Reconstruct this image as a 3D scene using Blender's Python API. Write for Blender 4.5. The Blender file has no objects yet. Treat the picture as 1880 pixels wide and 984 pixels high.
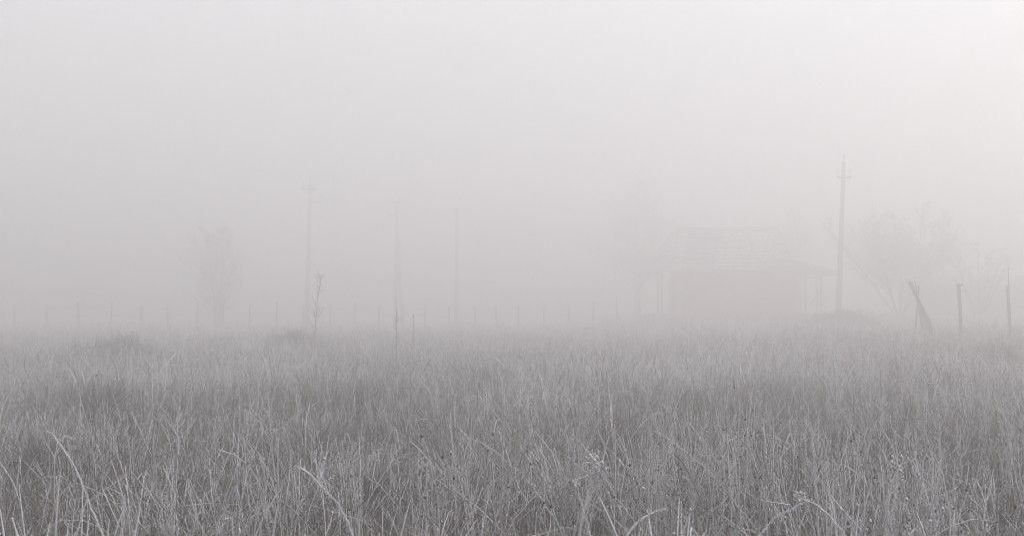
import bpy, math
import numpy as np

# ------------------------------------------------------------------ basics
sc = bpy.context.scene
C = sc.collection
RNG = np.random.default_rng(20411)
F = 1828.0                       # focal length in pixels of the 1880 wide photograph (35 mm lens)
EYE = 1.25                       # camera height
PITCH = math.atan((573 - 492) / F)


def at(px, py, Y):
    """World point seen at pixel (px,py) of the photograph, at ground distance Y."""
    u, v = (px - 940) / F, (492 - py) / F
    dy = math.cos(PITCH) - v * math.sin(PITCH)
    dz = math.sin(PITCH) + v * math.cos(PITCH)
    k = Y / dy
    return np.array([u * k, Y, EYE + dz * k])


def smooth(a):
    a = np.clip(a, 0, 1)
    return a * a * (3 - 2 * a)


# smooth value noise used for patches of grass and the ground's swell
_TAB = np.random.default_rng(7).random((64, 64))


def vnoise(x, y):
    x = np.asarray(x, float); y = np.asarray(y, float)
    xi = np.floor(x).astype(int); yi = np.floor(y).astype(int)
    fx = smooth(x - xi); fy = smooth(y - yi)
    a = _TAB[xi % 64, yi % 64]; b = _TAB[(xi + 1) % 64, yi % 64]
    c = _TAB[xi % 64, (yi + 1) % 64]; d = _TAB[(xi + 1) % 64, (yi + 1) % 64]
    return (a * (1 - fx) + b * fx) * (1 - fy) + (c * (1 - fx) + d * fx) * fy


def fbm(x, y):
    return (vnoise(x, y) + .5 * vnoise(x * 2.1 + 9, y * 2.1 + 4) + .25 * vnoise(x * 4.3 + 3, y * 4.3 + 17)) / 1.75


def ground_z(x, y):
    x = np.asarray(x, float); y = np.asarray(y, float)
    rise = .56 * smooth((y - 42) / 18) * smooth((x - 1) / 11) + .30 * smooth((y - 20) / 10) * smooth((x - 4) / 9)
    swell = .16 * (fbm(x / 6 + 30, y / 6 + 30) - .5) + .05 * (vnoise(x * 1.3, y * 1.3) - .5)
    return rise + swell


# ------------------------------------------------------------------ mesh building
class MB:
    def __init__(self):
        self.v = []; self.q = []; self.t = []; self.cv = []; self.n = 0; self.ng = []

    def add(self, v, quads=None, tris=None, col=None):
        v = np.asarray(v, float).reshape(-1, 3)
        self.v.append(v)
        if quads is not None and len(quads): self.q.append(np.asarray(quads, int).reshape(-1, 4) + self.n)
        if tris is not None and len(tris): self.t.append(np.asarray(tris, int).reshape(-1, 3) + self.n)
        if col is None: col = np.ones((len(v), 3)) * .5
        self.cv.append(np.broadcast_to(np.asarray(col, float), (len(v), 3)))
        self.n += len(v)

    def box(self, c, s, axes=None):
        """centre, full sizes, optional 3 axis vectors (rows)"""
        h = np.array(s, float) / 2
        A = np.eye(3) if axes is None else np.asarray(axes, float)
        sg = np.array([[i, j, k] for i in (-1, 1) for j in (-1, 1) for k in (-1, 1)], float)
        v = np.asarray(c, float) + (sg * h) @ A
        self.add(v, [[0, 1, 3, 2], [4, 6, 7, 5], [0, 4, 5, 1], [2, 3, 7, 6], [0, 2, 6, 4], [1, 5, 7, 3]])

    def bar(self, a, b, w, d, up=(0, 0, 1)):
        a = np.asarray(a, float); b = np.asarray(b, float)
        t = b - a; L = np.linalg.norm(t); t /= L
        s = np.cross(t, up)
        if np.linalg.norm(s) < 1e-4: s = np.cross(t, (0, 1, 0))
        s /= np.linalg.norm(s); n = np.cross(s, t)
        self.box((a + b) / 2, (L, w, d), [t, s, n])

    def tubes(self, P, R, sides=3, col=None, cap=False, seed=0):
        """P (N,K,3) polylines, R (N,K) radii; sides=2 gives ribbons"""
        P = np.asarray(P, float); R = np.asarray(R, float)
        N, K, _ = P.shape
        T = np.gradient(P, axis=1); T /= np.linalg.norm(T, axis=2, keepdims=True) + 1e-9
        rg = np.random.default_rng(seed + N)
        ref = rg.normal(size=(N, 1, 3)); ref[..., 2] *= .2
        n1 = np.cross(T, ref); n1 /= np.linalg.norm(n1, axis=2, keepdims=True) + 1e-9
        n2 = np.cross(T, n1)
        ang = np.arange(sides) * 2 * math.pi / sides
        ring = P[:, :, None, :] + R[:, :, None, None] * (np.cos(ang)[None, None, :, None] * n1[:, :, None, :]
                                                        + np.sin(ang)[None, None, :, None] * n2[:, :, None, :])
        v = ring.reshape(-1, 3)
        base = np.arange(N)[:, None, None] * K * sides
        k = np.arange(K - 1)[None, :, None] * sides
        if sides == 2:
            s = np.zeros((1, 1, 1), int); s2 = s + 1
        else:
            s = np.arange(sides)[None, None, :]; s2 = (s + 1) % sides
        a = base + k + s; b = base + k + s2; c = base + k + sides + s2; d = base + k + sides + s
        q = np.stack([a, b, c, d], -1).reshape(-1, 4)
        cc = None
        if col is not None:
            col = np.asarray(col, float)
            if col.ndim == 2: col = np.repeat(col[:, None, :], K, 1)
            cc = np.repeat(col[:, :, None, :], sides, 2).reshape(-1, 3)
        off = self.n
        self.add(v, q, None, cc)
        if cap and sides > 2:
            for i in range(N):
                self.ng.append([off + i * K * sides + (K - 1) * sides + j for j in range(sides)])
                self.ng.append([off + i * K * sides + j for j in reversed(range(sides))])

    def build(self, name, mat, parent=None, smooth_shade=False, loc=None):
        v = np.concatenate(self.v)
        org = np.zeros(3)
        if parent is not None:
            r = parent
            while r is not None:
                org = org + np.array(r.location); r = r.parent
        elif loc is not None:
            org = np.array(loc, float)
        v = v - org
        q = np.concatenate(self.q) if self.q else np.zeros((0, 4), int)
        t = np.concatenate(self.t) if self.t else np.zeros((0, 3), int)
        ngl = [i for f in self.ng for i in f]
        nf = len(q) + len(t) + len(self.ng)
        loops = np.concatenate([q.ravel(), t.ravel(), np.array(ngl, int)]).astype(np.int32)
        tot = np.concatenate([np.full(len(q), 4), np.full(len(t), 3), np.array([len(f) for f in self.ng], int)]).astype(np.int32)
        start = np.concatenate([[0], np.cumsum(tot)[:-1]]).astype(np.int32)
        me = bpy.data.meshes.new(name)
        me.vertices.add(len(v)); me.vertices.foreach_set('co', v.astype(np.float32).ravel())
        me.loops.add(len(loops)); me.loops.foreach_set('vertex_index', loops)
        me.polygons.add(nf); me.polygons.foreach_set('loop_start', start); me.polygons.foreach_set('loop_total', tot)
        me.polygons.foreach_set('use_smooth', np.full(nf, smooth_shade, bool))
        me.update(calc_edges=True)
        cv = np.concatenate(self.cv)
        at_ = me.color_attributes.new('tint', 'FLOAT_COLOR', 'POINT')
        at_.data.foreach_set('color', np.concatenate([cv, np.ones((len(cv), 1))], 1).astype(np.float32).ravel())
        me.materials.append(mat)
        o = bpy.data.objects.new(name, me); C.objects.link(o)
        if parent is not None: o.parent = parent
        elif loc is not None: o.location = loc
        return o


def tag(o, label=None, cat=None, group=None, kind=None):
    if label: o['label'] = label
    if cat: o['category'] = cat
    if group: o['group'] = group
    if kind: o['kind'] = kind
    return o


def thing(name, label, cat, loc, group=None):
    o = bpy.data.objects.new(name, None); C.objects.link(o)
    o.location = [float(c) for c in loc]; o.empty_display_size = .2
    return tag(o, label, cat, group)


# ------------------------------------------------------------------ materials
def new_mat(name):
    m = bpy.data.materials.new(name); m.use_nodes = True
    nt = m.node_tree
    return m, nt, nt.nodes['Principled BSDF']


def attr_mat(name, rough=.85, var=.35, scale=45.0, sheen=0.0):
    """colour comes from the plant's own tint, broken up by fine noise (frost crystals)"""
    m, nt, b = new_mat(name)
    a = nt.nodes.new('ShaderNodeAttribute'); a.attribute_name = 'tint'
    g = nt.nodes.new('ShaderNodeNewGeometry')
    n = nt.nodes.new('ShaderNodeTexNoise'); n.inputs['Scale'].default_value = scale; n.inputs['Detail'].default_value = 3
    r = nt.nodes.new('ShaderNodeMapRange')
    r.inputs[1].default_value = .3; r.inputs[2].default_value = .7
    r.inputs[3].default_value = 1 - var; r.inputs[4].default_value = 1 + var * .6
    mx = nt.nodes.new('ShaderNodeVectorMath'); mx.operation = 'SCALE'
    nt.links.new(g.outputs['Position'], n.inputs['Vector'])
    nt.links.new(n.outputs['Fac'], r.inputs[0])
    nt.links.new(a.outputs['Color'], mx.inputs[0]); nt.links.new(r.outputs[0], mx.inputs['Scale'])
    nt.links.new(mx.outputs[0], b.inputs['Base Color'])
    b.inputs['Roughness'].default_value = rough
    b.inputs['Specular IOR Level'].default_value = .25
    return m


def noise_mat(name, c1, c2, scale=6.0, rough=.85, stretch=(1, 1, 1), c3=None, bump=0.0, detail=6):
    m, nt, b = new_mat(name)
    tc = nt.nodes.new('ShaderNodeTexCoord'); mp = nt.nodes.new('ShaderNodeMapping')
    mp.inputs['Scale'].default_value = stretch
    n = nt.nodes.new('ShaderNodeTexNoise'); n.inputs['Scale'].default_value = scale; n.inputs['Detail'].default_value = detail
    r = nt.nodes.new('ShaderNodeValToRGB')
    r.color_ramp.elements[0].position = .32; r.color_ramp.elements[0].color = (*c1, 1)
    r.color_ramp.elements[1].position = .68; r.color_ramp.elements[1].color = (*c2, 1)
    if c3:
        e = r.color_ramp.elements.new(.5); e.color = (*c3, 1)
    nt.links.new(tc.outputs['Object'], mp.inputs[0]); nt.links.new(mp.outputs[0], n.inputs['Vector'])
    nt.links.new(n.outputs['Fac'], r.inputs[0]); nt.links.new(r.outputs[0], b.inputs['Base Color'])
    if bump:
        bp = nt.nodes.new('ShaderNodeBump'); bp.inputs['Strength'].default_value = bump; bp.inputs['Distance'].default_value = .02
        nt.links.new(n.outputs['Fac'], bp.inputs['Height']); nt.links.new(bp.outputs[0], b.inputs['Normal'])
    b.inputs['Roughness'].default_value = rough
    b.inputs['Specular IOR Level'].default_value = .25
    return m


def brick_mat():
    m, nt, b = new_mat('red_brick')
    tc = nt.nodes.new('ShaderNodeTexCoord'); sp = nt.nodes.new('ShaderNodeSeparateXYZ')
    ad = nt.nodes.new('ShaderNodeMath'); cb = nt.nodes.new('ShaderNodeCombineXYZ')
    nt.links.new(tc.outputs['Object'], sp.inputs[0])
    nt.links.new(sp.outputs[0], ad.inputs[0]); nt.links.new(sp.outputs[1], ad.inputs[1])
    nt.links.new(ad.outputs[0], cb.inputs[0]); nt.links.new(sp.outputs[2], cb.inputs[1])
    br = nt.nodes.new('ShaderNodeTexBrick')
    br.inputs['Color1'].default_value = (.58, .11, .09, 1); br.inputs['Color2'].default_value = (.48, .09, .075, 1)
    br.inputs['Mortar'].default_value = (.36, .27, .25, 1)
    br.inputs['Scale'].default_value = 1.0; br.inputs['Brick Width'].default_value = .26
    br.inputs['Row Height'].default_value = .077; br.inputs['Mortar Size'].default_value = .006
    nt.links.new(cb.outputs[0], br.inputs['Vector'])
    n = nt.nodes.new('ShaderNodeTexNoise'); n.inputs['Scale'].default_value = 1.3; n.inputs['Detail'].default_value = 5
    nt.links.new(tc.outputs['Object'], n.inputs['Vector'])
    mix = nt.nodes.new('ShaderNodeMix'); mix.data_type = 'RGBA'; mix.inputs[7].default_value = (.36, .15, .12, 1)
    r = nt.nodes.new('ShaderNodeMapRange'); r.inputs[1].default_value = .45; r.inputs[2].default_value = .75; r.inputs[4].default_value = .6
    nt.links.new(n.outputs['Fac'], r.inputs[0]); nt.links.new(r.outputs[0], mix.inputs[0])
    nt.links.new(br.outputs['Color'], mix.inputs[6]); nt.links.new(mix.outputs[2], b.inputs['Base Color'])
    b.inputs['Roughness'].default_value = .9
    return m


M_grass = attr_mat('frosted_grass', var=.30, scale=60)
M_under = attr_mat('matted_grass', var=.4, scale=40)
M_stem = attr_mat('frosted_stem', var=.25, scale=140)
M_tuss = attr_mat('sedge_green', var=.4, scale=30)
M_twig = noise_mat('bare_bark', (.11, .095, .088), (.32, .30, .29), 4, c3=(.16, .14, .13))
M_twig_frost = noise_mat('frosted_twigs', (.16, .145, .14), (.38, .36, .36), 3)
M_bark = noise_mat('dark_bark', (.035, .028, .024), (.11, .09, .08), 9, stretch=(1, 1, .3), bump=.4)
M_birch = noise_mat('birch_bark', (.12, .11, .10), (.42, .40, .38), 3, stretch=(1, 1, 3))
M_conc = noise_mat('weathered_concrete', (.19, .185, .18), (.32, .31, .30), 5, bump=.2)
M_steel = noise_mat('rusty_steel', (.05, .04, .035), (.12, .085, .07), 14, rough=.6)
M_cer = noise_mat('white_ceramic', (.5, .49, .46), (.62, .61, .58), 20, rough=.35)
M_wood = noise_mat('grey_timber', (.10, .085, .07), (.23, .20, .175), 7, stretch=(1, 1, .15))
M_postw = noise_mat('dark_post_wood', (.10, .08, .073), (.30, .262, .245), 12, stretch=(1, 1, .2), bump=.3)
M_batten = noise_mat('roof_timber', (.24, .22, .20), (.42, .39, .37), 5)
M_felt = noise_mat('grey_roofing_sheet', (.30, .285, .275), (.38, .365, .35), 2)
M_brick = brick_mat()
M_slab = noise_mat('cast_concrete', (.2, .19, .18), (.3, .28, .27), 4)
M_plank = noise_mat('shed_boards', (.10, .085, .075), (.20, .175, .16), 4, stretch=(6, 6, .3))
M_tin = noise_mat('old_tin_roof', (.20, .185, .18), (.30, .285, .28), 2)
M_ground = noise_mat('meadow_soil', (.022, .018, .014), (.10, .09, .08), 3.5, c3=(.05, .041, .032), bump=.5, detail=9)
M_bundle = noise_mat('bleached_poles', (.17, .135, .12), (.34, .295, .275), 6, stretch=(1, 1, .2))
M_brush = attr_mat('brush_twigs', var=.45, scale=20)

# ------------------------------------------------------------------ the ground, one sheet
S = 260.0
xs = np.concatenate([np.linspace(-S, -60, 12), np.linspace(-57, 57, 120), np.linspace(60, S, 12)])
ys = np.concatenate([np.linspace(-60, -4, 8), np.linspace(-3, 90, 150), np.linspace(94, 2 * S - 70, 20)])
X, Yg = np.meshgrid(xs, ys)
Z = ground_z(X, Yg)
b = MB(); nx = len(xs)
idx = np.arange(len(xs) * len(ys)).reshape(len(ys), nx)
b.add(np.stack([X, Yg, Z], -1).reshape(-1, 3),
      np.stack([idx[:-1, :-1], idx[:-1, 1:], idx[1:, 1:], idx[1:, :-1]], -1).reshape(-1, 4))
tag(b.build('ground', M_ground, smooth_shade=True), 'rough frosty meadow ground under the grass', 'ground', kind='structure')

# ------------------------------------------------------------------ grass
TUSS = []    # (x, y, r): where the dark tussocks stand; the tall grass leaves them room


def scatter(rho, y0, y1, spread=.56, pad=2.2, rng=RNG):
    """points in the wedge of land in front of the camera, rho(y) per square metre"""
    out = []
    edges = np.geomspace(y0, y1, 60)
    for a, c in zip(edges[:-1], edges[1:]):
        ym = (a + c) / 2
        w = spread * ym + pad
        n = rng.poisson(rho(ym) * 2 * w * (c - a))
        out.append(np.stack([rng.uniform(-w, w, n), rng.uniform(a, c, n)], 1))
    return np.concatenate(out)


def curve_pts(base, h, theta0, kappa, azim, K, kink=None, wob=.06, rng=RNG):
    """vectorised stems: heading angle from vertical goes theta0 -> theta0+kappa along the stem"""
    N = len(base)
    P = np.zeros((N, K, 3)); P[:, 0] = base
    seg = h / (K - 1)
    az = azim.copy()
    for k in range(1, K):
        t = (k - .5) / (K - 1)
        th = theta0 + kappa * t ** 1.6
        if kink is not None:
            th = th + np.where(t > kink[0], kink[1], 0)
        th = th + rng.normal(0, wob, N)
        az = az + rng.normal(0, wob * 1.5, N)
        d = np.stack([np.sin(th) * np.cos(az), np.sin(th) * np.sin(az), np.cos(th)], 1)
        P[:, k] = P[:, k - 1] + d * seg[:, None]
    return P


FROST = np.array([.625, .618, .655])
STRAW = np.array([.16, .15, .138])
BROWN = np.array([.058, .046, .034])
GREEN = np.array([.045, .051, .034])


def frost_tint(n, xy, lo=.30, hi=1.12, rng=RNG):
    f = rng.uniform(lo, hi, n)
    patch = fbm(xy[:, 0] / 2.2 + 50, xy[:, 1] / 2.2 + 11)
    f = np.clip(f + (patch - .5) * .95, max(0, min(.15, lo + .05)), 1)
    u = rng.random(n)[:, None]
    base = np.where(u < .55, STRAW, np.where(u < .85, BROWN, GREEN))
    return base * (1 - f[:, None]) + FROST * f[:, None]


def hmap(x, y):
    return .43 + .52 * (fbm(x / 3.4, y / 3.4) - .48) + .26 * (vnoise(x * 1.1 + 5, y * 1.1) - .5)


def knobs(mb, P, r, col):
    """small seed heads / frost knots: stretched octahedra"""
    N = len(P)
    off = np.array([[1, 0, 0], [0, 1, 0], [-1, 0, 0], [0, -1, 0], [0, 0, 1.5], [0, 0, -1.3]])
    v = P[:, None, :] + off[None] * r[:, None, None] * RNG.uniform(.7, 1.3, (N, 6, 1))
    tr = np.array([[0, 1, 4], [1, 2, 4], [2, 3, 4], [3, 0, 4], [1, 0, 5], [2, 1, 5], [3, 2, 5], [0, 3, 5]])
    t = (np.arange(N)[:, None, None] * 6 + tr[None]).reshape(-1, 3)
    mb.add(v.reshape(-1, 3), None, t, np.repeat(col[:, None], 6, 1).reshape(-1, 3))


def fuzz(mb, P, R, per, length, col, w=.0011):
    """hoar-frost needles standing off the stems"""
    N, K, _ = P.shape
    k = RNG.integers(0, K - 1, (N, per)); f = RNG.random((N, per, 1))
    i = np.arange(N)[:, None]
    p = P[i, k] * (1 - f) + P[i, k + 1] * f
    r = R[i, k]
    d = RNG.normal(size=(N, per, 3)); d[..., 2] += .35; d /= np.linalg.norm(d, axis=2, keepdims=True)
    s = np.cross(d, RNG.normal(size=(N, per, 3))); s /= np.linalg.norm(s, axis=2, keepdims=True)
    L = length * RNG.uniform(.5, 1.4, (N, per, 1))
    v = np.stack([p - s * w, p + s * w, p + d * (r[..., None] + L)], 2).reshape(-1, 3)
    t = np.arange(N * per * 3).reshape(-1, 3)
    mb.add(v, None, t, np.repeat(np.repeat(col[:, None], per, 1).reshape(-1, 3), 3, 0))


def near_tussock(x, y, slack=0.0):
    m = np.zeros(len(x), bool)
    for tx, ty, tr in TUSS:
        m |= (x - tx) ** 2 + (y - ty) ** 2 < (tr + slack) ** 2
    return m


def tall_grass():
    """tufts of frosted stems: each tuft has its own height, lean and amount of frost"""
    b = MB()
    def layer(y0, y1, K, sides, rho, per, rad, size, do_fuzz=0, seed=0, hs=1.0, mess=.20):
        c = scatter(rho, y0, y1)
        c = c[RNG.random(len(c)) < np.clip((vnoise(c[:, 0] / .8 + 20, c[:, 1] / 1.0) - .27) * 3.0, .08, 1)]
        c = c[~(near_tussock(c[:, 0], c[:, 1], .0) & (RNG.random(len(c)) < .95))]
        m = len(c)
        cnt = np.maximum(2, RNG.poisson(per * np.exp(RNG.normal(-.1, .5, m))))
        ti = np.repeat(np.arange(m), cnt); n = len(ti)
        off = RNG.normal(0, 1, (n, 2)) * (size * np.exp(RNG.normal(0, .35, m)))[ti][:, None]
        p = c[ti] + off; x, y = p.T
        th = np.clip(hs * hmap(c[:, 0], c[:, 1]) * np.exp(RNG.normal(-.06, .22, m)), .15, .85)
        h = np.clip(th[ti] * RNG.uniform(.42, 1.12, n), .10, .92)
        tlean = np.abs(RNG.normal(0, .12, m)); taz = RNG.uniform(0, 6.28, m)
        out = np.arctan2(off[:, 1], off[:, 0])
        th0 = np.abs(RNG.normal(.0, .19, n)) + .14 * np.hypot(off[:, 0], off[:, 1]) / size + tlean[ti] * .7
        az = np.where(RNG.random(n) < .65, out + RNG.normal(0, .6, n), taz[ti])
        kap = np.abs(RNG.normal(.10, .30, n))
        arch = (RNG.random(n) < .14) & (y > 2.7)
        kap[arch] = RNG.uniform(.9, 2.3, arch.sum()); h[arch] *= 1.1
        stray = RNG.random(n) < mess
        th0[stray] += RNG.uniform(.3, .9, stray.sum())
        kink = [RNG.uniform(.45, 1.0, n), np.where(RNG.random(n) < .10 + mess, RNG.uniform(.7, 2.2, n), 0)]
        base = np.stack([x, y, ground_z(x, y) - .02], 1)
        P = curve_pts(base, h, th0, kap, az, K, kink)
        r0 = rad(y) * np.exp(np.clip(RNG.normal(0, .42, n), -1, .6))
        prof = np.linspace(.85, 1.0, K); prof[-1] = .5
        R = r0[:, None] * prof[None]
        tf = RNG.normal(0, .12, m)[ti]
        col = np.clip(frost_tint(n, p) * (1 + tf[:, None]), 0, .84)
        b.tubes(P, R, sides, col, seed=seed)
        kn = (RNG.random(n) < .42) & (y > 2.3)
        dark = RNG.random(kn.sum()) < .13
        kc = np.where(dark[:, None], BROWN * 1.2 + .03, col[kn])
        knobs(b, P[kn, -1], r0[kn] * RNG.uniform(1.0, 1.7, kn.sum()), kc)
        if do_fuzz:
            fuzz(b, P, R, do_fuzz, .0062 if y1 < 7 else .0085, np.clip(col * 1.25, 0, .84), .0012 if y1 < 7 else .0021)
    layer(1.5, 6.0, 8, 3, lambda y: 21, 10, lambda y: .0022 + 0 * y, .042, 54, 1)
    layer(6.0, 13.0, 6, 3, lambda y: 21 * (6 / y) ** .4, 10, lambda y: .0025 * (y / 6) ** .3, .045, 14, 2)
    layer(13.0, 34.0, 5, 2, lambda y: 15 * (13 / y) ** .9, 12, lambda y: .0040 * (y / 13) ** .6, .055, 0, 3)
    # a finer, more tangled second growth between the tufts
    layer(1.5, 6.0, 7, 3, lambda y: 15, 8, lambda y: .0015 + 0 * y, .085, 22, 5, .85, .22)
    layer(6.0, 14.0, 5, 3, lambda y: 18 * (6 / y) ** .5, 9, lambda y: .0018 * (y / 6) ** .3, .09, 0, 6, .85, .22)
    layer(34.0, 96.0, 4, 2, lambda y: 8 * (34 / y) ** 1.5, 11, lambda y: .0075 * (y / 34) ** .8, .09, 0, 4)
    o = b.build('frosted_grass', M_grass, smooth_shade=True)
    tag(o, 'tall frosted dry grass covering the whole meadow', 'grass', kind='stuff')


def weeds():
    """dead branching meadow weeds mixed into the grass, uncountable"""
    b = MB()
    for (y0, y1, rho, rad, K) in ((2.2, 7, 40, .0026, 6), (7, 18, 26, .0030, 5), (18, 42, 6, .0055, 4)):
        p = scatter(lambda y: rho, y0, y1)
        p = p[RNG.random(len(p)) < 1.9 * fbm(p[:, 0] / 2.6 + 77, p[:, 1] / 2.6 + 5) ** 1.5]
        n = len(p); x, y = p.T
        h = np.clip(hmap(x, y) * RNG.normal(1.08, .2, n), .25, .95)
        base = np.stack([x, y, ground_z(x, y) - .02], 1)
        P = curve_pts(base, h, np.abs(RNG.normal(0, .14, n)), RNG.normal(0, .3, n), RNG.uniform(0, 6.28, n), K)
        col = frost_tint(n, p, .5, 1.0)
        R = rad * np.exp(RNG.normal(0, .25, n))[:, None] * np.linspace(1.15, .7, K)[None]
        b.tubes(P, R, 3, col, seed=K)
        for j in range(7):
            f = RNG.uniform(.45, .97, n) * (K - 1); k = f.astype(int); f = (f - k)[:, None]
            i = np.arange(n)
            q = P[i, k] * (1 - f) + P[i, np.minimum(k + 1, K - 1)] * f
            L = h * RNG.uniform(.07, .24, n)
            B = curve_pts(q, L, RNG.uniform(.35, 1.1, n), RNG.normal(-.3, .5, n), RNG.uniform(0, 6.28, n), 4, wob=.12)
            b.tubes(B, np.full((n, 4), rad * .62) * np.array([1, .9, .8, .6]), 3, col, seed=j)
            dark = RNG.random(n) < .35
            kc = np.where(dark[:, None], BROWN * 1.1 + .04, np.clip(col * 1.02, 0, .84))
            knobs(b, B[:, -1], rad * RNG.uniform(1.1, 2.0, n), kc)
            if y0 < 5:
                fuzz(b, B, np.full((n, 4), rad * .6), 7, .004, np.clip(col * 1.15, 0, .84))
    tag(b.build('frosted_weeds', M_stem, smooth_shade=True),
        'dead branching weeds with frosty seed knots scattered through the grass', 'weeds', kind='stuff')


def under_grass():
    b = MB()
    for (y0, y1, rho, rad, K, sides) in ((1.5, 6, 1300, .0012, 5, 2), (6, 14, 800, .0017, 4, 2), (14, 40, 130, .004, 4, 2), (40, 95, 18, .010, 3, 2)):
        p = scatter(lambda y: rho, y0, y1); n = len(p); x, y = p.T
        h = np.clip(RNG.normal(.30, .12, n), .06, .6) * (.6 + .8 * fbm(x / 1.5 + 8, y / 1.5))
        base = np.stack([x, y, ground_z(x, y) - .01], 1)
        P = curve_pts(base, h, np.abs(RNG.normal(.35, .4, n)), RNG.normal(.8, .8, n), RNG.uniform(0, 6.28, n), K, wob=.2)
        P[..., 2] = np.maximum(P[..., 2], base[:, None, 2] + .01)
        R = rad * np.exp(RNG.normal(0, .3, n))[:, None] * np.linspace(1, .5, K)[None]
        b.tubes(P, R, sides, frost_tint(n, p, -.45, .24), seed=K)
    tag(b.build('matted_undergrowth', M_under, smooth_shade=True),
        'matted brown and green undergrowth between the frosted stems', 'undergrowth', kind='stuff')


# ------------------------------------------------------------------ dark sedge tussocks
def tussock(px, py, Y, r, h, label, green=.8, frost=.22):
    r *= .58; h *= .62
    c = at(px, py, Y); x, y = c[0], c[1]
    gz = float(ground_z(x, y))
    TUSS.append((x, y, r * .55))
    n = int(900 * min(1.6, max(.6, r / .25)))
    a = RNG.uniform(0, 6.28, n); rr = r * .45 * np.sqrt(RNG.random(n))
    base = np.stack([x + rr * np.cos(a), y + rr * np.sin(a), np.full(n, gz)], 1)
    P = curve_pts(base, h * RNG.uniform(.7, 1.25, n), .04 + .24 * rr / (r * .45) * RNG.uniform(.3, 1, n), RNG.uniform(.1, 1.25, n), a + RNG.normal(0, .4, n), 6, wob=.08)
    rad = .0019 * max(1, (Y / 8) ** .6)
    f = np.clip(RNG.normal(frost, .2, n), 0, .8)[:, None]
    u = RNG.random(n)[:, None] < green
    col = np.where(u, GREEN, BROWN) * (1 - f) + FROST * f
    b = MB(); b.tubes(P, rad * np.exp(RNG.normal(0, .25, n))[:, None] * np.linspace(1, .3, 6)[None], 3, col)
    o = b.build('grass_tussock', M_tuss, smooth_shade=True, loc=(x, y, gz))
    tag(o, label, 'tussock', 'dark tussocks standing in the frosted meadow')


tussock(183, 705, 10.0, .30, .80, 'dark green rounded tussock standing out among pale grass in the left foreground')
tussock(75, 765, 7.2, .26, .66, 'dark grey-green tussock near the left edge, nearer than the rounded green one', frost=.35)
tussock(895, 664, 13.5, .36, .84, 'small grey-green tussock in mid meadow, alone left of the picture centre line', frost=.4)
tussock(1835, 634, 20.0, .55, .82, 'low dark tussock by the right edge of the meadow below the fence posts', frost=.35)
tussock(598, 748, 8.2, .42, .60, 'broad blue-grey tussock with drooping leaves below the first sapling', frost=.42, green=.95)
tussock(680, 800, 6.2, .34, .56, 'squat brownish tussock just in front of the broad blue-grey one', frost=.35, green=.4)
tussock(1360, 740, 8.0, .34, .62, 'brown-green tussock in the right half of the meadow below the brick house', frost=.3, green=.5)
tussock(1545, 725, 9.0, .34, .64, 'grey tussock in the grass straight below the large concrete pole', frost=.4)
tussock(1838, 880, 3.9, .42, .58, 'large dark brown tussock in the lower right corner of the meadow', frost=.18, green=.35)

tall_grass(); weeds(); under_grass()


# ------------------------------------------------------------------ single stems that stand out in the foreground
def spline(pts, K):
    pts = np.asarray(pts, float)
    d = np.concatenate([[0], np.cumsum(np.linalg.norm(np.diff(pts, axis=0), axis=1))])
    t = np.linspace(0, d[-1], K)
    P = np.stack([np.interp(t, d, pts[:, i]) for i in range(3)], 1)
    for _ in range(2):
        P[1:-1] = .25 * P[:-2] + .5 * P[1:-1] + .25 * P[2:]
    return P


def stem_thing(name, label, cat, lines, Y, r=.0034, group=None, heads=(), sharp=False, frost=.66):
    """lines: list of lists of (px,py[,dy]) from foot to tip. The foot goes on down to the ground."""
    first = at(lines[0][0][0], lines[0][0][1], Y)
    gx, gy = first[0], first[1]
    gz = float(ground_z(gx, gy))
    b = MB()
    for li, L in enumerate(lines):
        pts = [at(q[0], q[1], Y + (q[2] if len(q) > 2 else 0)) for q in L]
        if li == 0 or L[0][1] > 900:
            f = pts[0].copy(); dirn = pts[0] - pts[1]
            dz = pts[0][2] - float(ground_z(f[0], f[1]))
            if dz > 0:
                dirn = dirn / max(abs(dirn[2]), .3 * np.linalg.norm(dirn))
                f = f + np.array([dirn[0], 0, 0]) * dz * .6; f[2] = float(ground_z(f[0], f[1])) - .02
                pts = [f] + pts
        K = 34
        P = spline(pts, K)
        if not sharp: P = spline(P, K)
        P = P + RNG.normal(0, .0022, P.shape)
        R = r * .74 * (1 if li == 0 else .8) * np.linspace(1.0, .85, K) * RNG.uniform(.7, 1.25, K); R[-1] *= .5
        col = np.clip(FROST * RNG.uniform(.75, 1.05, (1, K, 1)), 0, .7) * np.ones((1, K, 3))
        b.tubes(P[None], R[None], 6, col)
        Lm = np.linalg.norm(np.diff(P, axis=0), axis=1).sum()
        fuzz(b, P[None], R[None], int(Lm * 2600), .0058, np.array([[frost, frost, frost * 1.02]]) * .92)
    for (hx, hy, n, s) in heads:
        c = at(hx, hy, Y)
        pp = c + RNG.normal(0, s, (n, 3)) * np.array([.8, .8, 1.2])
        knobs(b, pp, RNG.uniform(.0025, .006, n), np.clip(RNG.normal(.54, .06, (n, 1)), .2, .62) * np.ones((n, 3)))
        T = curve_pts(np.repeat(c[None], n, 0), np.full(n, s * 2.4), RNG.uniform(0, 1.8, n), RNG.normal(0, .8, n), RNG.uniform(0, 6.28, n), 4)
        b.tubes(T, np.full((n, 4), .0020), 3, np.full((n, 3), .56))
        fuzz(b, T, np.full((n, 4), .0016), 22, .0045, np.full((n, 3), frost))
    o = b.build(name, M_stem, smooth_shade=True, loc=(gx, gy, gz))
    return tag(o, label, cat, group)


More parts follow.
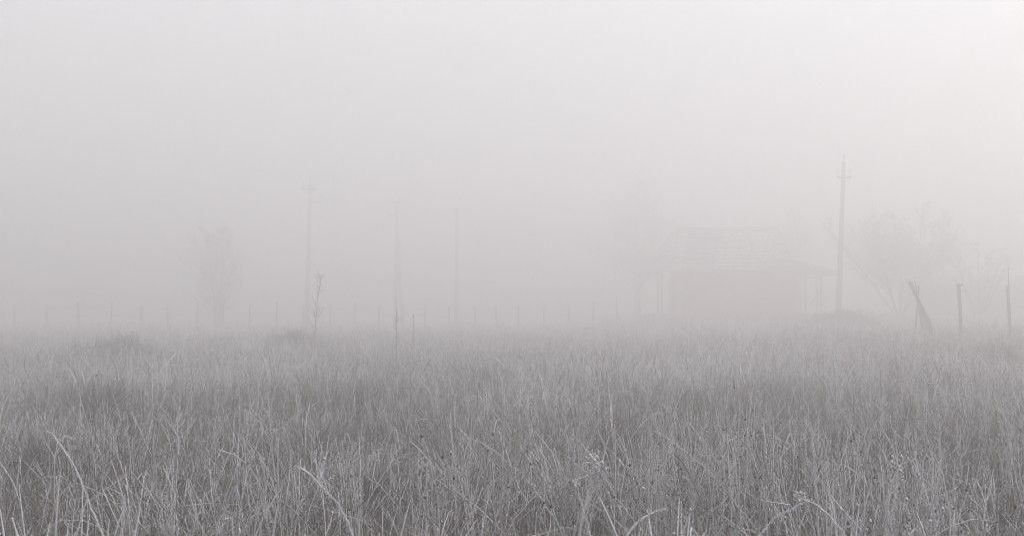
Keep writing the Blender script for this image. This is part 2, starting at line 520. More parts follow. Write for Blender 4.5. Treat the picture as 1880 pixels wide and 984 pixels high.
GS = 'single frosted stems that stand out in the foreground'
stem_thing('bent_stem', 'thick frosted stem arching down to the right, left of centre at the bottom', 'grass stem',
           [[(647, 975), (628, 935), (600, 900), (572, 872), (553, 857), (540, 853)]], 3.0, .0042, GS)
stem_thing('bent_stem', 'frosted stem bent like a crook near the right edge, above the other stems', 'grass stem',
           [[(1843, 760), (1836, 738), (1822, 711), (1805, 690), (1788, 681), (1777, 682), (1771, 689)]], 6.0, .0040, GS)
stem_thing('bent_stem', 'pair of thick frosted stems leaning together into a tent shape at bottom right', 'grass stem',
           [[(1556, 986), (1532, 955), (1508, 930), (1490, 916), (1478, 913), (1462, 917)],
            [(1385, 986), (1410, 958), (1440, 939), (1468, 926), (1486, 920)]], 2.9, .0042, GS, [(1466, 915, 9, .010)])
stem_thing('bent_stem', 'frosted stems curled over into a hairpin loop in the right foreground', 'grass stem',
           [[(1628, 984), (1630, 930), (1634, 885), (1643, 858), (1652, 852), (1658, 862), (1657, 886)],
            [(1640, 984), (1640, 930), (1641, 890), (1648, 866)]], 3.0, .0038, GS, [(1648, 858, 12, .012)])
stem_thing('bent_stem', 'short thick frosted stem curving up to the right, below the clotted weed', 'grass stem',
           [[(1150, 984), (1165, 957), (1185, 940), (1205, 930), (1217, 928), (1222, 933)]], 2.8, .0046, GS)
stem_thing('leaning_stem', 'long straight frosted stem leaning left across the middle foreground', 'grass stem',
           [[(1305, 865), (1272, 840), (1238, 812), (1200, 790)]], 4.6, .0033, GS)
stem_thing('leaning_stem', 'frosted stem leaning left toward the clotted weed from behind it', 'grass stem',
           [[(1128, 905), (1106, 866), (1085, 835), (1058, 798), (1050, 796)]], 4.0, .0036, GS)
stem_thing('upright_stem', 'tall straight frosted stem rising alone right of centre in the foreground', 'grass stem',
           [[(1500, 915), (1498, 870), (1494, 828), (1490, 792), (1488, 784)]], 4.0, .0034, GS)
stem_thing('upright_stem', 'slim upright stem with a dark pointed tip standing above the mid meadow', 'grass stem',
           [[(1022, 712), (1024, 690), (1026, 668), (1028, 650)]], 9.0, .004, GS)
stem_thing('bent_stem', 'thin frosted stem in a wide flat arch over the middle meadow', 'grass stem',
           [[(870, 800), (900, 822), (935, 850), (962, 872)][::-1] + [(862, 796), (850, 806)]], 4.4, .003, GS)
stem_thing('broken_stem', 'snapped frosted stem folded into a sharp peak at the lower left', 'grass stem',
           [[(135, 850), (122, 832), (108, 812), (96, 795), (82, 790)], [(108, 812), (120, 800), (137, 806)]], 3.8, .0036, GS, sharp=True)
stem_thing('broken_stem', 'long frosted stalk leaning right, snapped at its top, left of centre', 'grass stem',
           [[(452, 875), (463, 840), (474, 808), (486, 784), (470, 768), (448, 752)]], 5.0, .0034, GS, sharp=True)
stem_thing('frosted_weed', 'upright weed thickly clotted with hoar frost in the middle foreground', 'weed',
           [[(1062, 984), (1070, 940), (1084, 900), (1092, 866), (1090, 842)], [(1084, 900), (1100, 880), (1108, 856)],
            [(1070, 935), (1056, 905), (1060, 880)], [(1088, 880), (1098, 862), (1118, 858)]], 2.9, .0042, None,
           [(1091, 848, 7, .012), (1106, 860, 4, .009), (1088, 872, 6, .011), (1058, 893, 5, .009)], frost=.6)


def spear_clump(px, py, Y, n, label, h0, spread):
    c = at(px, py, Y); gz = float(ground_z(c[0], c[1]))
    a = RNG.uniform(0, 6.28, n); rr = spread * np.sqrt(RNG.random(n))
    base = np.stack([c[0] + rr * np.cos(a), c[1] + .5 * rr * np.sin(a), np.full(n, gz - .01)], 1)
    arch = np.where(RNG.random(n) < .22, RNG.uniform(.9, 2.0, n), RNG.normal(.1, .12, n))
    P = curve_pts(base, h0 * RNG.uniform(.5, 1.05, n), np.abs(RNG.normal(.0, .3, n)), arch, RNG.uniform(0, 6.28, n), 10, wob=.03)
    R = .0026 * np.exp(RNG.normal(0, .25, n))[:, None] * np.linspace(.9, 1.0, 10)[None]; R[:, -1] *= .5
    f = RNG.uniform(.75, 1.05, n)[:, None]
    b = MB(); b.tubes(P, R, 4, np.clip(FROST * f, 0, .7)); fuzz(b, P, R, 240, .006, np.full((n, 3), .66))
    o = b.build('tall_grass_clump', M_stem, smooth_shade=True, loc=(c[0], c[1], gz))
    tag(o, label, 'grass clump', 'clumps of tall frosted blades')


spear_clump(150, 950, 3.2, 46, 'spiky clump of tall frosted blades in the lower left foreground', .74, .22)
spear_clump(285, 960, 3.0, 22, 'small clump of stiff frosted blades right of the spiky lower left clump', .6, .10)
spear_clump(1180, 960, 3.1, 26, 'clump of crossing frosted blades just right of the clotted weed', .72, .13)


# ------------------------------------------------------------------ woody plants
def polylines_to(mb, lines, sides, K=5, col=None):
    if not lines: return
    P = np.stack([spline(l[0], K) for l in lines]); R = np.stack([np.linspace(l[1], l[2], K) for l in lines])
    mb.tubes(P, R, sides, None if col is None else np.repeat(np.array([col]), len(lines), 0))


def branch(rng, p, d, L, r, up, wob, K=6):
    pts = [np.array(p, float)]; d = np.array(d, float)
    for _ in range(K - 1):
        d = d + rng.normal(0, wob, 3) + np.array([0, 0, up]); d /= np.linalg.norm(d)
        pts.append(pts[-1] + d * L / (K - 1))
    return np.array(pts), d


def grow(rng, base, stems, H, spread_ang, n1, n2, n3, rtrunk, side=.8, up=.10, upper=.25, twig=.012, lean=(0, 0)):
    trunk, crown = [], []
    for s in range(stems):
        a = rng.uniform(-.4, .4) + s * 2.4
        th = (rng.uniform(.4, 1) * spread_ang) if stems > 1 else rng.normal(0, .04)
        d = np.array([math.sin(th) * math.cos(a) + lean[0], math.sin(th) * math.sin(a) + lean[1], math.cos(th)])
        L = H * rng.uniform(.82, 1.0)
        p0 = np.array(base) + np.array([math.cos(a), math.sin(a), 0]) * (.12 if stems > 1 else 0)
        P, _ = branch(rng, p0, d, L, rtrunk, .04, .05, 9)
        trunk.append((P, rtrunk, rtrunk * .12))
        for i in range(n1):
            t = rng.uniform(upper, .98); k = t * 8; ki = int(k)
            q = P[ki] + (P[ki + 1] - P[ki]) * (k - ki)
            td = P[min(ki + 1, 8)] - P[ki]; td /= np.linalg.norm(td)
            a2 = rng.uniform(0, 6.28); sd = np.array([math.cos(a2), math.sin(a2), 0])
            d2 = td * (1 - side * .55) + sd * side; d2 /= np.linalg.norm(d2)
            L2 = L * (1.08 - t) * rng.uniform(.3, .62)
            r2 = max(twig, rtrunk * (1.05 - t) * .45)
            P2, _ = branch(rng, q, d2, L2, r2, up, .12)
            crown.append((P2, r2, twig * .7))
            for j in range(n2):
                t2 = rng.uniform(.2, 1) * 4.999; k2 = int(t2)
                q2 = P2[k2] + (P2[k2 + 1] - P2[k2]) * (t2 - k2)
                d3 = P2[k2 + 1] - P2[k2]; d3 /= np.linalg.norm(d3) + 1e-9
                d3 = d3 + rng.normal(0, .55, 3); d3 /= np.linalg.norm(d3)
                L3 = max(.18, L2 * rng.uniform(.2, .5))
                P3, _ = branch(rng, q2, d3, L3, twig, up * .8, .16, 5)
                crown.append((P3, twig * .9, twig * .5))
                for m in range(n3):
                    q3 = P3[rng.integers(1, 5)]
                    d4 = d3 + rng.normal(0, .7, 3); d4 /= np.linalg.norm(d4)
                    P4, _ = branch(rng, q3, d4, max(.12, L3 * rng.uniform(.3, .8)), twig * .6, up * .5, .2, 4)
                    crown.append((P4, twig * .6, twig * .35))
    return trunk, crown


def tree(name, label, cat, px, Y, H, seed, stems=1, n1=26, n2=7, n3=3, spread=.5, rtrunk=.12, bark=None, crown_mat=None, group=None, z_sink=.05, **kw):
    rng = np.random.default_rng(seed)
    c = at(px, 573, Y); gz = float(ground_z(c[0], c[1]))
    base = (c[0], c[1], gz - z_sink)
    t = thing(name, label, cat, (c[0], c[1], gz), group)
    tr, cr = grow(rng, base, stems, H, spread, n1, n2, n3, rtrunk, **kw)
    b = MB(); polylines_to(b, tr, 7, 10); b.build('trunk', bark or M_bark, t, True)
    b = MB(); polylines_to(b, cr, 3, 5); b.build('crown', crown_mat or M_twig, t, True)
    return t


GT = 'bare trees fading into the fog'
tree('bare_tree', 'slender bare tree with an upright oval crown, far left behind the fence', 'tree', 398, 64, 7.2, 11,
     stems=5, n1=26, n2=8, n3=4, spread=.13, rtrunk=.075, side=.6, up=.12, upper=.12, twig=.011, group=GT)
tree('bare_tree', 'tall faint birch towering behind the left end of the brick house', 'tree', 1168, 80, 13.2, 23,
     stems=3, n1=44, n2=9, n3=4, spread=.10, rtrunk=.15, bark=M_birch, side=.8, up=.02, upper=.2, twig=.014, group=GT)
tree('bare_tree', 'hazy bare tree rising just behind the right half of the open roof', 'tree', 1476, 80, 9.4, 31,
     stems=2, n1=26, n2=8, n3=3, spread=.14, rtrunk=.12, side=.7, up=.06, upper=.3, twig=.014, group=GT)
tree('bare_tree', 'wide many-stemmed willow between the large pole and the leaning bundle', 'tree', 1652, 59, 7.3, 45,
     stems=13, n1=20, n2=9, n3=4, spread=.66, rtrunk=.06, side=.6, up=.09, upper=.22, twig=.010, group=GT)
tree('bare_tree', 'small fan-shaped bare tree in front of the long low shed', 'tree', 1797, 57, 4.6, 52,
     stems=6, n1=14, n2=6, n3=2, spread=.48, rtrunk=.05, side=.6, up=.10, upper=.3, twig=.009, group=GT)


def sapling(name, label, px, Y, H, seed, n1, lean=(0, 0), side=.5):
    rng = np.random.default_rng(seed)
    c = at(px, 573, Y); gz = float(ground_z(c[0], c[1]))
    t = thing(name, label, 'sapling', (c[0], c[1], gz), 'thin saplings standing in the open meadow')
    P, _ = branch(rng, (c[0], c[1], gz - .03), (lean[0], lean[1], 1), H, .011, .06, .05, 10)
    b = MB(); polylines_to(b, [(P, .011, .004)], 6, 14); b.build('trunk', M_postw, t, True)
    lines = []
    for i in range(n1):
        tt = rng.uniform(.24, .97) * 8.99; k = int(tt)
        q = P[k] + (P[k + 1] - P[k]) * (tt - k)
        a = rng.uniform(0, 6.28)
        d = np.array([math.cos(a) * side, math.sin(a) * side, .8])
        L = rng.uniform(.14, .42) * (1.2 - tt / 10)
        B, _ = branch(rng, q, d, L, .005, .08, .12, 5)
        lines.append((B, .0046, .0028))
        for j in range(3):
            e = B[rng.integers(1, 5)]
            Q, _ = branch(rng, e, d + rng.normal(0, .5, 3), rng.uniform(.05, .14), .003, .05, .15, 4)
            lines.append((Q, .0036, .0022))
    b = MB(); polylines_to(b, lines, 3, 5); b.build('crown', M_twig_frost, t, True)


sapling('bare_sapling', 'taller bare sapling with forked twigs, in front of the leftmost utility pole', 577, 24, 2.22, 3, 36)
sapling('bare_sapling', 'short thin sapling with few twigs, in front of the braced utility pole', 729, 21, 1.62, 9, 8, side=.4)

c = at(758.5, 600, 25); gz = float(ground_z(c[0], c[1]))
b = MB(); b.tubes(np.array([[[c[0], c[1], gz - .1], [c[0] + .005, c[1], gz + .6], [c[0] + .012, c[1], gz + 1.22]]]), np.array([[.011, .010, .008]]), 6, cap=True)
tag(b.build('thin_stake', M_postw, loc=(c[0], c[1], gz)), 'thin dark stake stuck in the meadow right of the short sapling', 'stake')


# ------------------------------------------------------------------ heaps of cut brush
def brush_pile(label, px0, px1, Y, top_h, n, seed, peak=.5, depth=1.2, warm=0.0, tw=.006, tangle=1.0):
    rng = np.random.default_rng(seed)
    a, e = at(px0, 573, Y), at(px1, 573, Y)
    cx = (a[0] + e[0]) / 2; gz = float(ground_z(cx, Y)); W = e[0] - a[0]
    pk = a[0] + W * peak
    x = np.clip(rng.normal(pk, W * .22, n), a[0], e[0])
    y = Y + rng.normal(0, depth * .4, n)
    lift = np.maximum(0, 1 - np.abs((x - pk) / (W * np.where(x < pk, peak, 1 - peak) + 1e-6)) ** 1.1) * np.exp(-((y - Y) / depth) ** 2)
    z = ground_z(x, y) + lift * top_h * rng.uniform(.15, .9, n)
    base = np.stack([x, y, z], 1)
    L = rng.uniform(.2, .7, n) * tangle
    P = curve_pts(base, L, rng.uniform(.7, 1.75, n), rng.normal(0, .5, n), rng.uniform(0, 6.28, n), 5, wob=.12, rng=rng)
    P[..., 2] = np.maximum(P[..., 2], ground_z(P[..., 0], P[..., 1]) + .01)
    f = np.clip(rng.normal(.20, .16, n), 0, .7)[:, None]
    dk = np.array([.050 + .05 * warm, .044, .038 - .006 * warm])
    b = MB(); b.tubes(P, tw * np.exp(rng.normal(0, .3, n))[:, None] * np.linspace(1, .5, 5)[None], 3, dk * (1 - f) + FROST * .8 * f)
    # core of packed litter under the twigs
    g = 15; th = np.linspace(0, 2 * math.pi, 28, endpoint=False)
    ring = []
    for k in range(g):
        s = k / (g - 1)
        rr = 1 - s
        xx = pk + np.where(np.cos(th) < 0, W * peak, W * (1 - peak)) * rr * np.cos(th) * .9
        yy = Y + depth * .8 * rr * np.sin(th)
        zz = ground_z(xx, yy) - .03 + .72 * top_h * smooth(np.array(s)) * (1 + .15 * np.sin(5 * th + k))
        ring.append(np.stack([xx, yy, zz], 1))
    v = np.concatenate(ring); m = len(th)
    q = [[k * m + j, k * m + (j + 1) % m, (k + 1) * m + (j + 1) % m, (k + 1) * m + j] for k in range(g - 1) for j in range(m)]
    b.add(v, q, None, dk * 1.1)
    o = b.build('brush_pile', M_brush, loc=(cx, Y, gz))
    tag(o, label, 'brush pile', 'heaps of cut brush lying in the meadow')


brush_pile('dark tangled brush heap with a long low tail, in the grass at far left', 60, 288, 24, .66, 1900, 5, peak=.76, depth=1.0, tangle=.7)
brush_pile('low flat brush heap around the foot of the taller sapling', 462, 640, 29, .84, 1300, 6, peak=.42, depth=1.1, tangle=.7)
brush_pile('broad reddish brown heap in front of the large pole beside the house', 1470, 1632, 46, .98, 2400, 8, peak=.5, depth=2.0, warm=1.5, tw=.012)


# ------------------------------------------------------------------ utility poles
def lattice_arm(b, c, half, w=.07):
    b.bar(c + np.array([-half, 0, 0]), c + np.array([half, 0, 0]), w, w)


def insulator(t, c, s=1.0):
    pts = np.array([[0, 0, 0], [0, 0, .07], [0, 0, .075], [0, 0, .12], [0, 0, .125], [0, 0, .18], [0, 0, .20]]) * s
    r = np.array([.016, .016, .05, .045, .062, .05, .015]) * s
    b = MB(); b.tubes((pts + c)[None], r[None], 10, cap=True)
    o = b.build('insulator', M_cer, t, True)
    p = MB(); p.tubes(np.array([[c - (0, 0, .06 * s), c + (0, 0, .06 * s)]]), np.array([[.012, .012]]), 6)
    p.build('pin', M_steel, o)


def utility_pole(label, px_base, px_top, py_top, Y, w0, w1, arms, pin_top=None, strut=None):
    base = at(px_base, 580, Y); gz = float(ground_z(base[0], base[1]))
    base = np.array([base[0], Y, gz]); top = at(px_top, py_top, Y)
    t = thing('utility_pole', label, 'utility pole', base, 'concrete power poles across the meadow')
    # tapered rectangular concrete mast with chamfered corners
    b = MB(); rings = []
    for s in np.linspace(0, 1, 6):
        c = base - (0, 0, .3) if s == 0 else base + (top - base) * s
        w = (w0 + (w1 - w0) * s) / 2; d = w * 1.0; ch = w * .25
        rings.append([c + np.array(o) for o in ((w - ch, -d, 0), (w, -d + ch, 0), (w, d - ch, 0), (w - ch, d, 0), (-w + ch, d, 0), (-w, d - ch, 0), (-w, -d + ch, 0), (-w + ch, -d, 0))])
    v = np.array(rings).reshape(-1, 3)
    q = [[k * 8 + j, k * 8 + (j + 1) % 8, (k + 1) * 8 + (j + 1) % 8, (k + 1) * 8 + j] for k in range(5) for j in range(8)]
    b.add(v, q); b.ng.append([40 + j for j in range(8)])
    b.build('mast', M_conc, t)
    axis = (top - base) / (top[2] - base[2])
    for (pxl, pxr, py, ins) in arms:
        l, r = at(pxl, py, Y - w0 / 2 - .05), at(pxr, py, Y - w0 / 2 - .05)
        b = MB(); b.bar(l, r, .08, .10); ar = b.build('crossarm', M_steel, t)
        for f in ins:
            insulator(t, l + (r - l) * f + np.array([0, 0, .10]), 1.5)
        # flat brace strap from arm to mast
        m = (l + r) / 2; ctr = base + axis * (m[2] - .45 - base[2])
        b = MB()
        for en in (l + (r - l) * .2, l + (r - l) * .8):
            b.bar(en + (0, .05, -.06), np.array([ctr[0], ctr[1] - w0 / 2 - .004, m[2] - .42]), .03, .012)
        b.build('arm_brace', M_steel, ar)
    if pin_top is not None:
        e = at(px_top + .5, pin_top, Y)
        b = MB(); b.tubes(np.array([[top - (0, 0, .25), e - (0, 0, .05)]]), np.array([[.028, .022]]), 8, cap=True); b.build('top_pin', M_steel, t)
        insulator(t, e - (0, 0, .12), 1.6)
    if strut is not None:
        sx, h = strut
        f = at(sx, 580, Y + .6); f[2] = float(ground_z(f[0], f[1])) - .2
        e = base + axis * h
        b = MB(); b.bar(f, e + np.array([.16, .1, 0]), .2, .2, up=(0, 1, 0)); b.build('strut', M_conc, t)
    return t


utility_pole('large grey concrete utility pole with one crossarm, standing right of the brick house', 1538, 1549, 299, 49, .26, .15,
             [(1536, 1562, 326, (.06, .94))], pin_top=291)
utility_pole('faint utility pole with two crossarms and a tall top pin, leftmost of all poles', 563.5, 569.5, 340, 66, .34, .2,
             [(554, 583, 348, (.06, .94)), (566, 590, 371, (.2, .92))], pin_top=314)
utility_pole('faint utility pole propped by a slanting strut, second from the left', 726, 729, 368, 73, .34, .2,
             [(718, 736, 372, (.08, .92)), (712, 729, 395, (.08,))], strut=(737, 6.5))
utility_pole('bare faint utility pole with a short stub arm at its top, third from the left', 837.5, 839, 384, 73, .32, .2,
             [(831, 841, 387, (.1,))])


# ------------------------------------------------------------------ fences
def wood_post(b, base, top, r0, r1, sides=9):
    s = np.linspace(0, 1, 6)[:, None]
    P = base + (top - base) * s + RNG.normal(0, .006, (6, 3)) * (s > 0)
    b.tubes(P[None], np.linspace(r0, r1, 6)[None] * RNG.uniform(.93, 1.07, 6), sides, cap=True)


FP = [28, 85, 147, 201, 258, 311, 362, 409, 457, 508, 558, 606, 651, 696, 740, 781, 825, 874, 912, 952, 998, 1044, 1089, 1133, 1176]
fy = lambda px: 56 + (px - 28) / 1105 * 11
c0 = at(580, 573, fy(580))
fence = thing('wire_fence', 'long faint fence of thin wooden posts and wire across the far meadow', 'fence', (c0[0], c0[1], float(ground_z(c0[0], c0[1]))))
post_mesh = None
tops = []
fo = np.array(fence.location)
b = MB(); wood_post(b, fo + (0, 0, -.3), fo + (0, 0, 1.78), .075, .055)
proto = b.build('post', M_postw, fence, True)
for i, px in enumerate(FP):
    p = at(px, 573, fy(px)); p[2] = float(ground_z(p[0], p[1]))
    o = proto if i == 0 else proto.copy()
    if i:
        C.objects.link(o); o.parent = fence
    o.location = p - fo
    h = RNG.uniform(.86, 1.06)
    o.scale = (1, 1, h); o.rotation_euler = (RNG.normal(0, .03), RNG.normal(0, .035), RNG.uniform(0, 6))
    tops.append(p + np.array([0, -.075, 1.6 * h]))
tops = np.array(tops)
for dz in (0.0, -.42, -.84):
    b = MB(); b.tubes((tops + np.array([0, 0, dz - .1]))[None], np.full((1, len(tops)), .0035), 4)
    b.build('wire', M_steel, fence)

GP = 'posts of the broken fence at the right'
for (label, foot, tip, Y, r0, r1, rod) in (
        ('thin fence post leaning beside the bundle of poles', (1681.5, 604), (1687, 524), 32, .032, .028, None),
        ('stout fence post with a flat cap, between the bundle and the right edge', (1765, 604), (1761, 525), 32, .054, .056, 'cap'),
        ('fence post at the right edge with a thin rod rising from its top', (1854, 606), (1850, 524), 31, .05, .046, 'rod')):
    f, tp = at(*foot, Y), at(*tip, Y); gz = float(ground_z(f[0], Y))
    g = f + (f - tp) * (f[2] - gz + .25) / (tp[2] - f[2])
    t = thing('fence_post', label, 'fence post', (g[0], g[1], gz), GP)
    b = MB(); wood_post(b, g, tp, r0, r1); b.build('shaft', M_postw, t, True)
    if rod == 'cap':
        b = MB(); b.box(tp + (.01, 0, .035), (.17, .15, .065)); b.build('cap', M_postw, t)
    if rod == 'rod':
        e = at(1849.5, 489, Y); b = MB(); b.tubes(np.array([[tp - (0, .05, .25), e - (0, .05, 0)]]), np.array([[.012, .009]]), 6, cap=True); b.build('rod', M_steel, t)

# bundle of poles leaning together
f = at(1705, 600, 32.4); gz = float(ground_z(f[0], f[1]))
t = thing('pole_bundle', 'bundle of long thin poles leaning left against the thin fence post', 'pole bundle', (f[0], f[1], gz))
rg = np.random.default_rng(77)
for i in range(28):
    s = (i + .5) / 28
    ft = at(1694 + 34 * s + rg.normal(0, 1), 603, 32.1 + rg.uniform(-.35, .9))
    ft[2] = float(ground_z(ft[0], ft[1])) - .02
    nk = at(1686.5 + 4.5 * (s - .4) + rg.normal(0, .8), 553, 32.05 + rg.uniform(-.05, .25))
    tp = nk + (nk - ft) * rg.uniform(.22, .5) + np.array([rg.normal(-.05, .05), rg.normal(0, .05), 0])
    b = MB(); b.tubes(np.array([[ft, (ft + nk) / 2 + rg.normal(0, .01, 3), nk, tp]]), np.array([[.034, .031, .026, .014]]) * rg.uniform(.8, 1.2), 7, cap=True)
    b.build('pole', M_bundle, t, True)

# ------------------------------------------------------------------ the unfinished brick house
YF = 66.0
gx0, gx1 = at(1258, 573, YF)[0], at(1466, 573, YF)[0]
wz = at(1300, 497, YF)[2]; hz = .84
yb = YF + 7.2
house = thing('brick_house', 'unfinished red brick house with an open timber roof frame and porches', 'house', ((gx0 + gx1) / 2, YF, hz))
b = MB()
def wallbox(b, x0, x1, y0, y1, z0, z1): b.box(((x0 + x1) / 2, (y0 + y1) / 2, (z0 + z1) / 2), (x1 - x0, y1 - y0, z1 - z0))
wallbox(b, gx0, gx1, YF, YF + .38, hz - .4, wz); b.build('front_wall', M_brick, house)
b = MB(); wallbox(b, gx0, gx1, yb - .38, yb, hz - .4, wz); b.build('back_wall', M_brick, house)
for xa in (gx0, gx1 - .38):
    b = MB(); wallbox(b, xa, xa + .38, YF + .38, yb - .38, hz - .4, wz); b.build('side_wall', M_brick, house)
b = MB(); wallbox(b, gx0 - 1.9, gx1 + 2.5, YF - .5, YF - .003, hz - .5, hz + .32); wallbox(b, gx0 - 1.9, gx0 - .003, YF, yb, hz - .5, hz + .32)
wallbox(b, gx1 + .003, gx1 + 2.5, YF, yb, hz - .5, hz + .32)
b.build('plinth', M_slab, house)

ez = wz + .06                                  # eave height
yr = (YF + yb) / 2
L0 = at(1204, 498, YF - .8)[0]; R0 = at(1462, 498, YF - .8)[0]
rl = at(1244, 420, yr); rr_ = at(1428, 420, yr); rz = rl[2]
ye0, ye1 = YF - .8, yb + .8
A, B_, D, E = np.array([L0, ye0, ez]), np.array([R0, ye0, ez]), np.array([R0, ye1, ez]), np.array([L0, ye1, ez])
G, H_ = np.array([rl[0], yr, rz]), np.array([rr_[0], yr, rz])
b = MB()
b.bar(G, H_, .08, .2)
for p, q in ((A, G), (E, G), (B_, H_), (D, H_)): b.bar(p, q, .08, .18)
for p, q in ((A, B_), (B_, D), (D, E), (E, A)): b.bar(p - (0, 0, .12), q - (0, 0, .12), .12, .16)
roof = b.build('roof', M_batten, house)
def plane_lattice(p0, p1, q0, q1, n_b, n_r, out):
    """eave p0-p1, top q0-q1: battens along, rafters up the slope"""
    nrm = np.cross(p1 - p0, q0 - p0); nrm /= np.linalg.norm(nrm)
    if nrm[2] < 0: nrm = -nrm
    for i in range(n_b):
        s = (i + .35) / n_b
        a = p0 + (q0 - p0) * s; c = p1 + (q1 - p1) * s
        if np.linalg.norm(c - a) < .3: continue
        sag = RNG.normal(0, .012, 2)
        m = MB(); m.bar(a + nrm * (.115 + sag[0]), c + nrm * (.115 + sag[1]), .08, .03, up=nrm); m.build('batten', M_batten, out)
    for j in range(n_r):
        u = (j + .5) / n_r
        x = p0 + (p1 - p0) * u
        du = (p1 - p0) / np.linalg.norm(p1 - p0)
        w = np.dot(x - p0, du); w0_ = np.dot(q0 - p0, du); w1_ = np.dot(q1 - p0, du); Lh = np.linalg.norm(p1 - p0)
        f = 1.0
        if w < w0_: f = w / w0_
        if w > w1_: f = min(f, (Lh - w) / max(1e-6, Lh - w1_))
        rise = (q0 - p0) - du * w0_
        m = MB(); m.bar(x + nrm * .02, x + rise * f + nrm * .02, .06, .15, up=nrm); m.build('rafter', M_batten, out)
plane_lattice(A, B_, G, H_, 11, 10, roof)
plane_lattice(D, E, H_, G, 9, 10, roof)
plane_lattice(E, A, G, G + 1e-3, 9, 6, roof)
plane_lattice(B_, D, H_, H_ + 1e-3, 6, 4, roof)
# sheet already laid over the middle of the back slope
m = MB()
bx0, bx1 = G[0] + .9, G[0] + 3.3
for (ya, za, yb2, zb) in ((ye1 - .2, ez + .28, yr + .3, rz - .02),):
    n_ = np.array([0, (rz - ez), (ye1 - yr)]); n_ /= np.linalg.norm(n_)
    P0 = np.array([(bx0 + bx1) / 2, (ya + yb2) / 2, (za + zb) / 2]) + n_ * .06
    t1 = np.array([0, yb2 - ya, zb - za]); Lx = np.linalg.norm(t1); t1 /= Lx
    m.box(P0, (bx1 - bx0, Lx, .03), [np.array([1, 0, 0]), t1, np.cross([1, 0, 0], t1)])
m.build('roof_sheet', M_felt, roof)
# porch lean-to at the right end
pz0, pz1 = at(1430, 478, YF + 1)[2], at(1535, 501, YF - .4)[2]
px0_, px1_ = at(1432, 478, YF + 1)[0], at(1534, 500, YF - .4)[0]
m = MB(); m.bar((px1_, ye0 + .2, pz1 - .1), (px1_, ye1 - .2, pz1 - .1), .1, .16); porch = m.build('porch_roof', M_batten, house)
for j in range(10):
    y = ye0 + .25 + (ye1 - ye0 - .5) * j / 9
    m = MB(); m.bar((px0_, y, pz0), (px1_ + .1, y, pz1), .06, .14); m.build('rafter', M_batten, porch)
for i in range(6):
    s = (i + .4) / 6; x = px0_ + (px1_ - px0_) * s; z = pz0 + (pz1 - pz0) * s + .09
    m = MB(); m.bar((x, ye0 + .2, z), (x, ye1 - .2, z), .09, .03); m.build('batten', M_batten, porch)
for px, y in ((1208, -.3), (1215, -.3), (1234, -.3), (1240, 2.0), (1248, 3.6), (1253, 5.4), (1479, -.3), (1508, -.3), (1470, 3.0), (1500, 5.5)):
    x = at(px, 573, YF + y)[0]
    m = MB(); m.bar((x, YF + y, hz + .30), (x, YF + y, wz - .06), .13, .13); m.build('porch_post', M_wood, house)
p, q = at(1487, 560, YF - .28), at(1507, 535, YF - .28)
m = MB(); m.bar(p, q, .09, .07); m.build('porch_brace', M_wood, house)

# ------------------------------------------------------------------ long low shed at the far right
YS = 64.0
sx0, sx1 = at(1702, 573, YS)[0], at(1985, 573, YS)[0]
szr, sze = at(1800, 508, YS + 2.6)[2], at(1800, 525, YS)[2]
sg = float(ground_z(28, YS))
shed = thing('wooden_shed', 'long low shed with a pale sloping roof behind the right fence posts', 'shed', ((sx0 + sx1) / 2, YS, sg))
m = MB(); wallbox(m, sx0 + .15, sx1 - .15, YS + .3, YS + .42, sg - .3, sze - .02); m.build('front_wall', M_plank, shed)
m = MB(); wallbox(m, sx0 + .15, sx1 - .15, YS + 4.9, YS + 5.02, sg - .3, sze - .02); m.build('back_wall', M_plank, shed)
for xa in (sx0 + .15, sx1 - .27):
    m = MB(); wallbox(m, xa, xa + .12, YS + .42, YS + 4.9, sg - .3, sze - .02)
    m.add([(xa, YS + .4, sze - .02), (xa, YS + 4.9, sze - .02), (xa, YS + 2.65, szr - .1), (xa + .12, YS + .4, sze - .02), (xa + .12, YS + 4.9, sze - .02), (xa + .12, YS + 2.65, szr - .1)],
          [[0, 1, 4, 3], [1, 2, 5, 4], [2, 0, 3, 5]], [[0, 2, 1], [3, 4, 5]])
    m.build('side_wall', M_plank, shed)
for (ya, yb2) in ((YS - .1, YS + 2.65), (YS + 5.4, YS + 2.652)):
    m = MB(); a_ = np.array([(sx0 + sx1) / 2, ya, sze]); c_ = np.array([(sx0 + sx1) / 2, yb2, szr])
    t1 = c_ - a_; Ls = np.linalg.norm(t1); t1 /= Ls
    m.box((a_ + c_) / 2 + (0, 0, .03), (sx1 - sx0, Ls, .05), [np.array([1, 0, 0]), t1, np.cross([1, 0, 0], t1)])
    m.build('roof', M_tin, shed)

# ------------------------------------------------------------------ fog
SIGMA, ANISO = .043, .70
hm = bpy.data.materials.new('fog_air'); hm.use_nodes = True
nt = hm.node_tree; nt.nodes.remove(nt.nodes['Principled BSDF'])
pv = nt.nodes.new('ShaderNodeVolumePrincipled')
pv.inputs['Color'].default_value = (.940, .927, .926, 1); pv.inputs['Density'].default_value = SIGMA
pv.inputs['Anisotropy'].default_value = ANISO
pv.inputs['Density Attribute'].default_value = ''
nt.links.new(pv.outputs[0], nt.nodes['Material Output'].inputs['Volume'])
hm.cycles.homogeneous_volume = True
b = MB()
hx0, hx1, hy0, hy1, hz0, hz1 = -S - 3, S + 3, -64, 2 * S - 66, -1.4, 16.5
b.box(((hx0 + hx1) / 2, (hy0 + hy1) / 2, (hz0 + hz1) / 2), (hx1 - hx0, hy1 - hy0, hz1 - hz0))
tag(b.build('haze', hm), 'thick pale fog lying over the whole meadow', 'fog', kind='stuff')

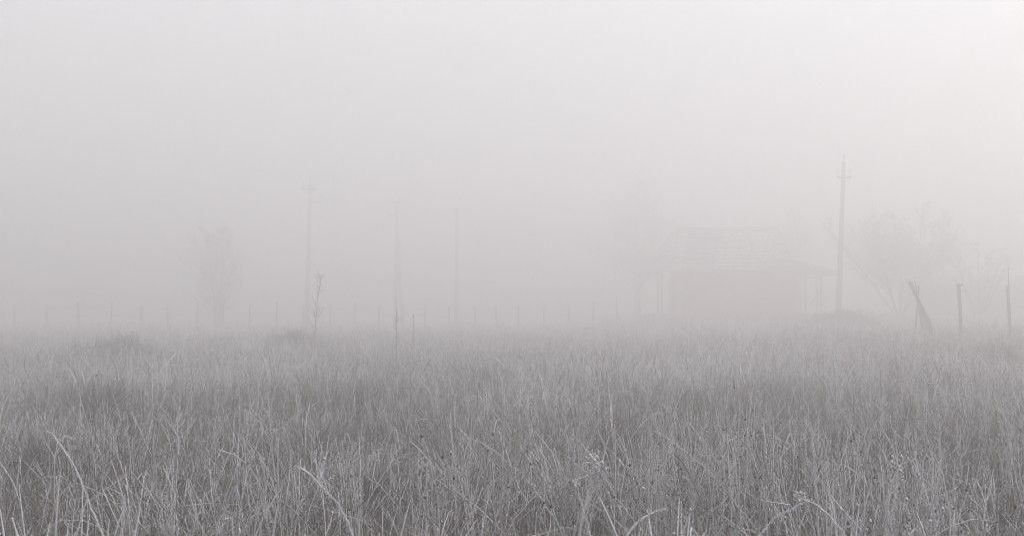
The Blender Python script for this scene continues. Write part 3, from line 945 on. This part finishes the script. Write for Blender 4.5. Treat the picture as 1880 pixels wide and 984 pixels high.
# ------------------------------------------------------------------ light
SUN_EL, SUN_AZ = math.radians(34), math.radians(92)      # azimuth to the right of the view direction (+Y)
w = bpy.data.worlds.new('World'); sc.world = w; w.use_nodes = True
nt = w.node_tree; bg = nt.nodes['Background']
sky = nt.nodes.new('ShaderNodeTexSky'); sky.sky_type = 'NISHITA'; sky.sun_disc = False
sky.sun_elevation = SUN_EL; sky.sun_rotation = SUN_AZ
sky.air_density = 1.0; sky.dust_density = 1.2; sky.ozone_density = 1.0
hs = nt.nodes.new('ShaderNodeHueSaturation'); hs.inputs['Saturation'].default_value = .17   # an overcast, nearly colourless sky
nt.links.new(sky.outputs[0], hs.inputs['Color'])
# an overcast sky is brighter overhead than at the horizon
tc = nt.nodes.new('ShaderNodeTexCoord'); sx = nt.nodes.new('ShaderNodeSeparateXYZ'); mr = nt.nodes.new('ShaderNodeMapRange')
mr.inputs[3].default_value = .2; mr.inputs[4].default_value = 2.2
vm = nt.nodes.new('ShaderNodeVectorMath'); vm.operation = 'SCALE'
nt.links.new(tc.outputs['Generated'], sx.inputs[0]); nt.links.new(sx.outputs[2], mr.inputs[0])
gm = nt.nodes.new('ShaderNodeGamma'); gm.inputs[1].default_value = .55      # the fog bank evens out the sky's glow round the sun
nt.links.new(hs.outputs[0], gm.inputs[0]); nt.links.new(gm.outputs[0], vm.inputs[0]); nt.links.new(mr.outputs[0], vm.inputs['Scale'])
nt.links.new(vm.outputs[0], bg.inputs['Color'])
bg.inputs['Strength'].default_value = .15
sd = bpy.data.lights.new('sun', 'SUN'); sd.energy = .6; sd.angle = math.radians(60); sd.color = (1.0, .925, .855)
so = bpy.data.objects.new('sun', sd); C.objects.link(so)
dv = np.array([math.sin(SUN_AZ) * math.cos(SUN_EL), math.cos(SUN_AZ) * math.cos(SUN_EL), math.sin(SUN_EL)])
from mathutils import Vector
so.rotation_euler = Vector(dv).to_track_quat('Z', 'Y').to_euler()
so.location = (20, 30, 14)

# ------------------------------------------------------------------ camera and render settings
cd = bpy.data.cameras.new('camera'); cam = bpy.data.objects.new('camera', cd); C.objects.link(cam)
cam.location = (0, 0, EYE); cam.rotation_euler = (math.pi / 2 + PITCH, 0, 0)
cd.lens = 35; cd.sensor_width = 36; cd.clip_start = .05; cd.clip_end = 3000
sc.camera = cam
vs = sc.view_settings
vs.view_transform = 'Standard'; vs.look = 'None'; vs.exposure = 1.78; vs.gamma = 1; vs.use_curve_mapping = False
cy = sc.cycles
cy.max_bounces = 12; cy.diffuse_bounces = 3; cy.glossy_bounces = 1; cy.transmission_bounces = 2; cy.volume_bounces = 8
cy.filter_width = 1.0
cy.use_denoising = True; cy.denoiser = 'OPENIMAGEDENOISE'; cy.denoising_input_passes = 'RGB_ALBEDO_NORMAL'
cy.caustics_reflective = False; cy.caustics_refractive = False
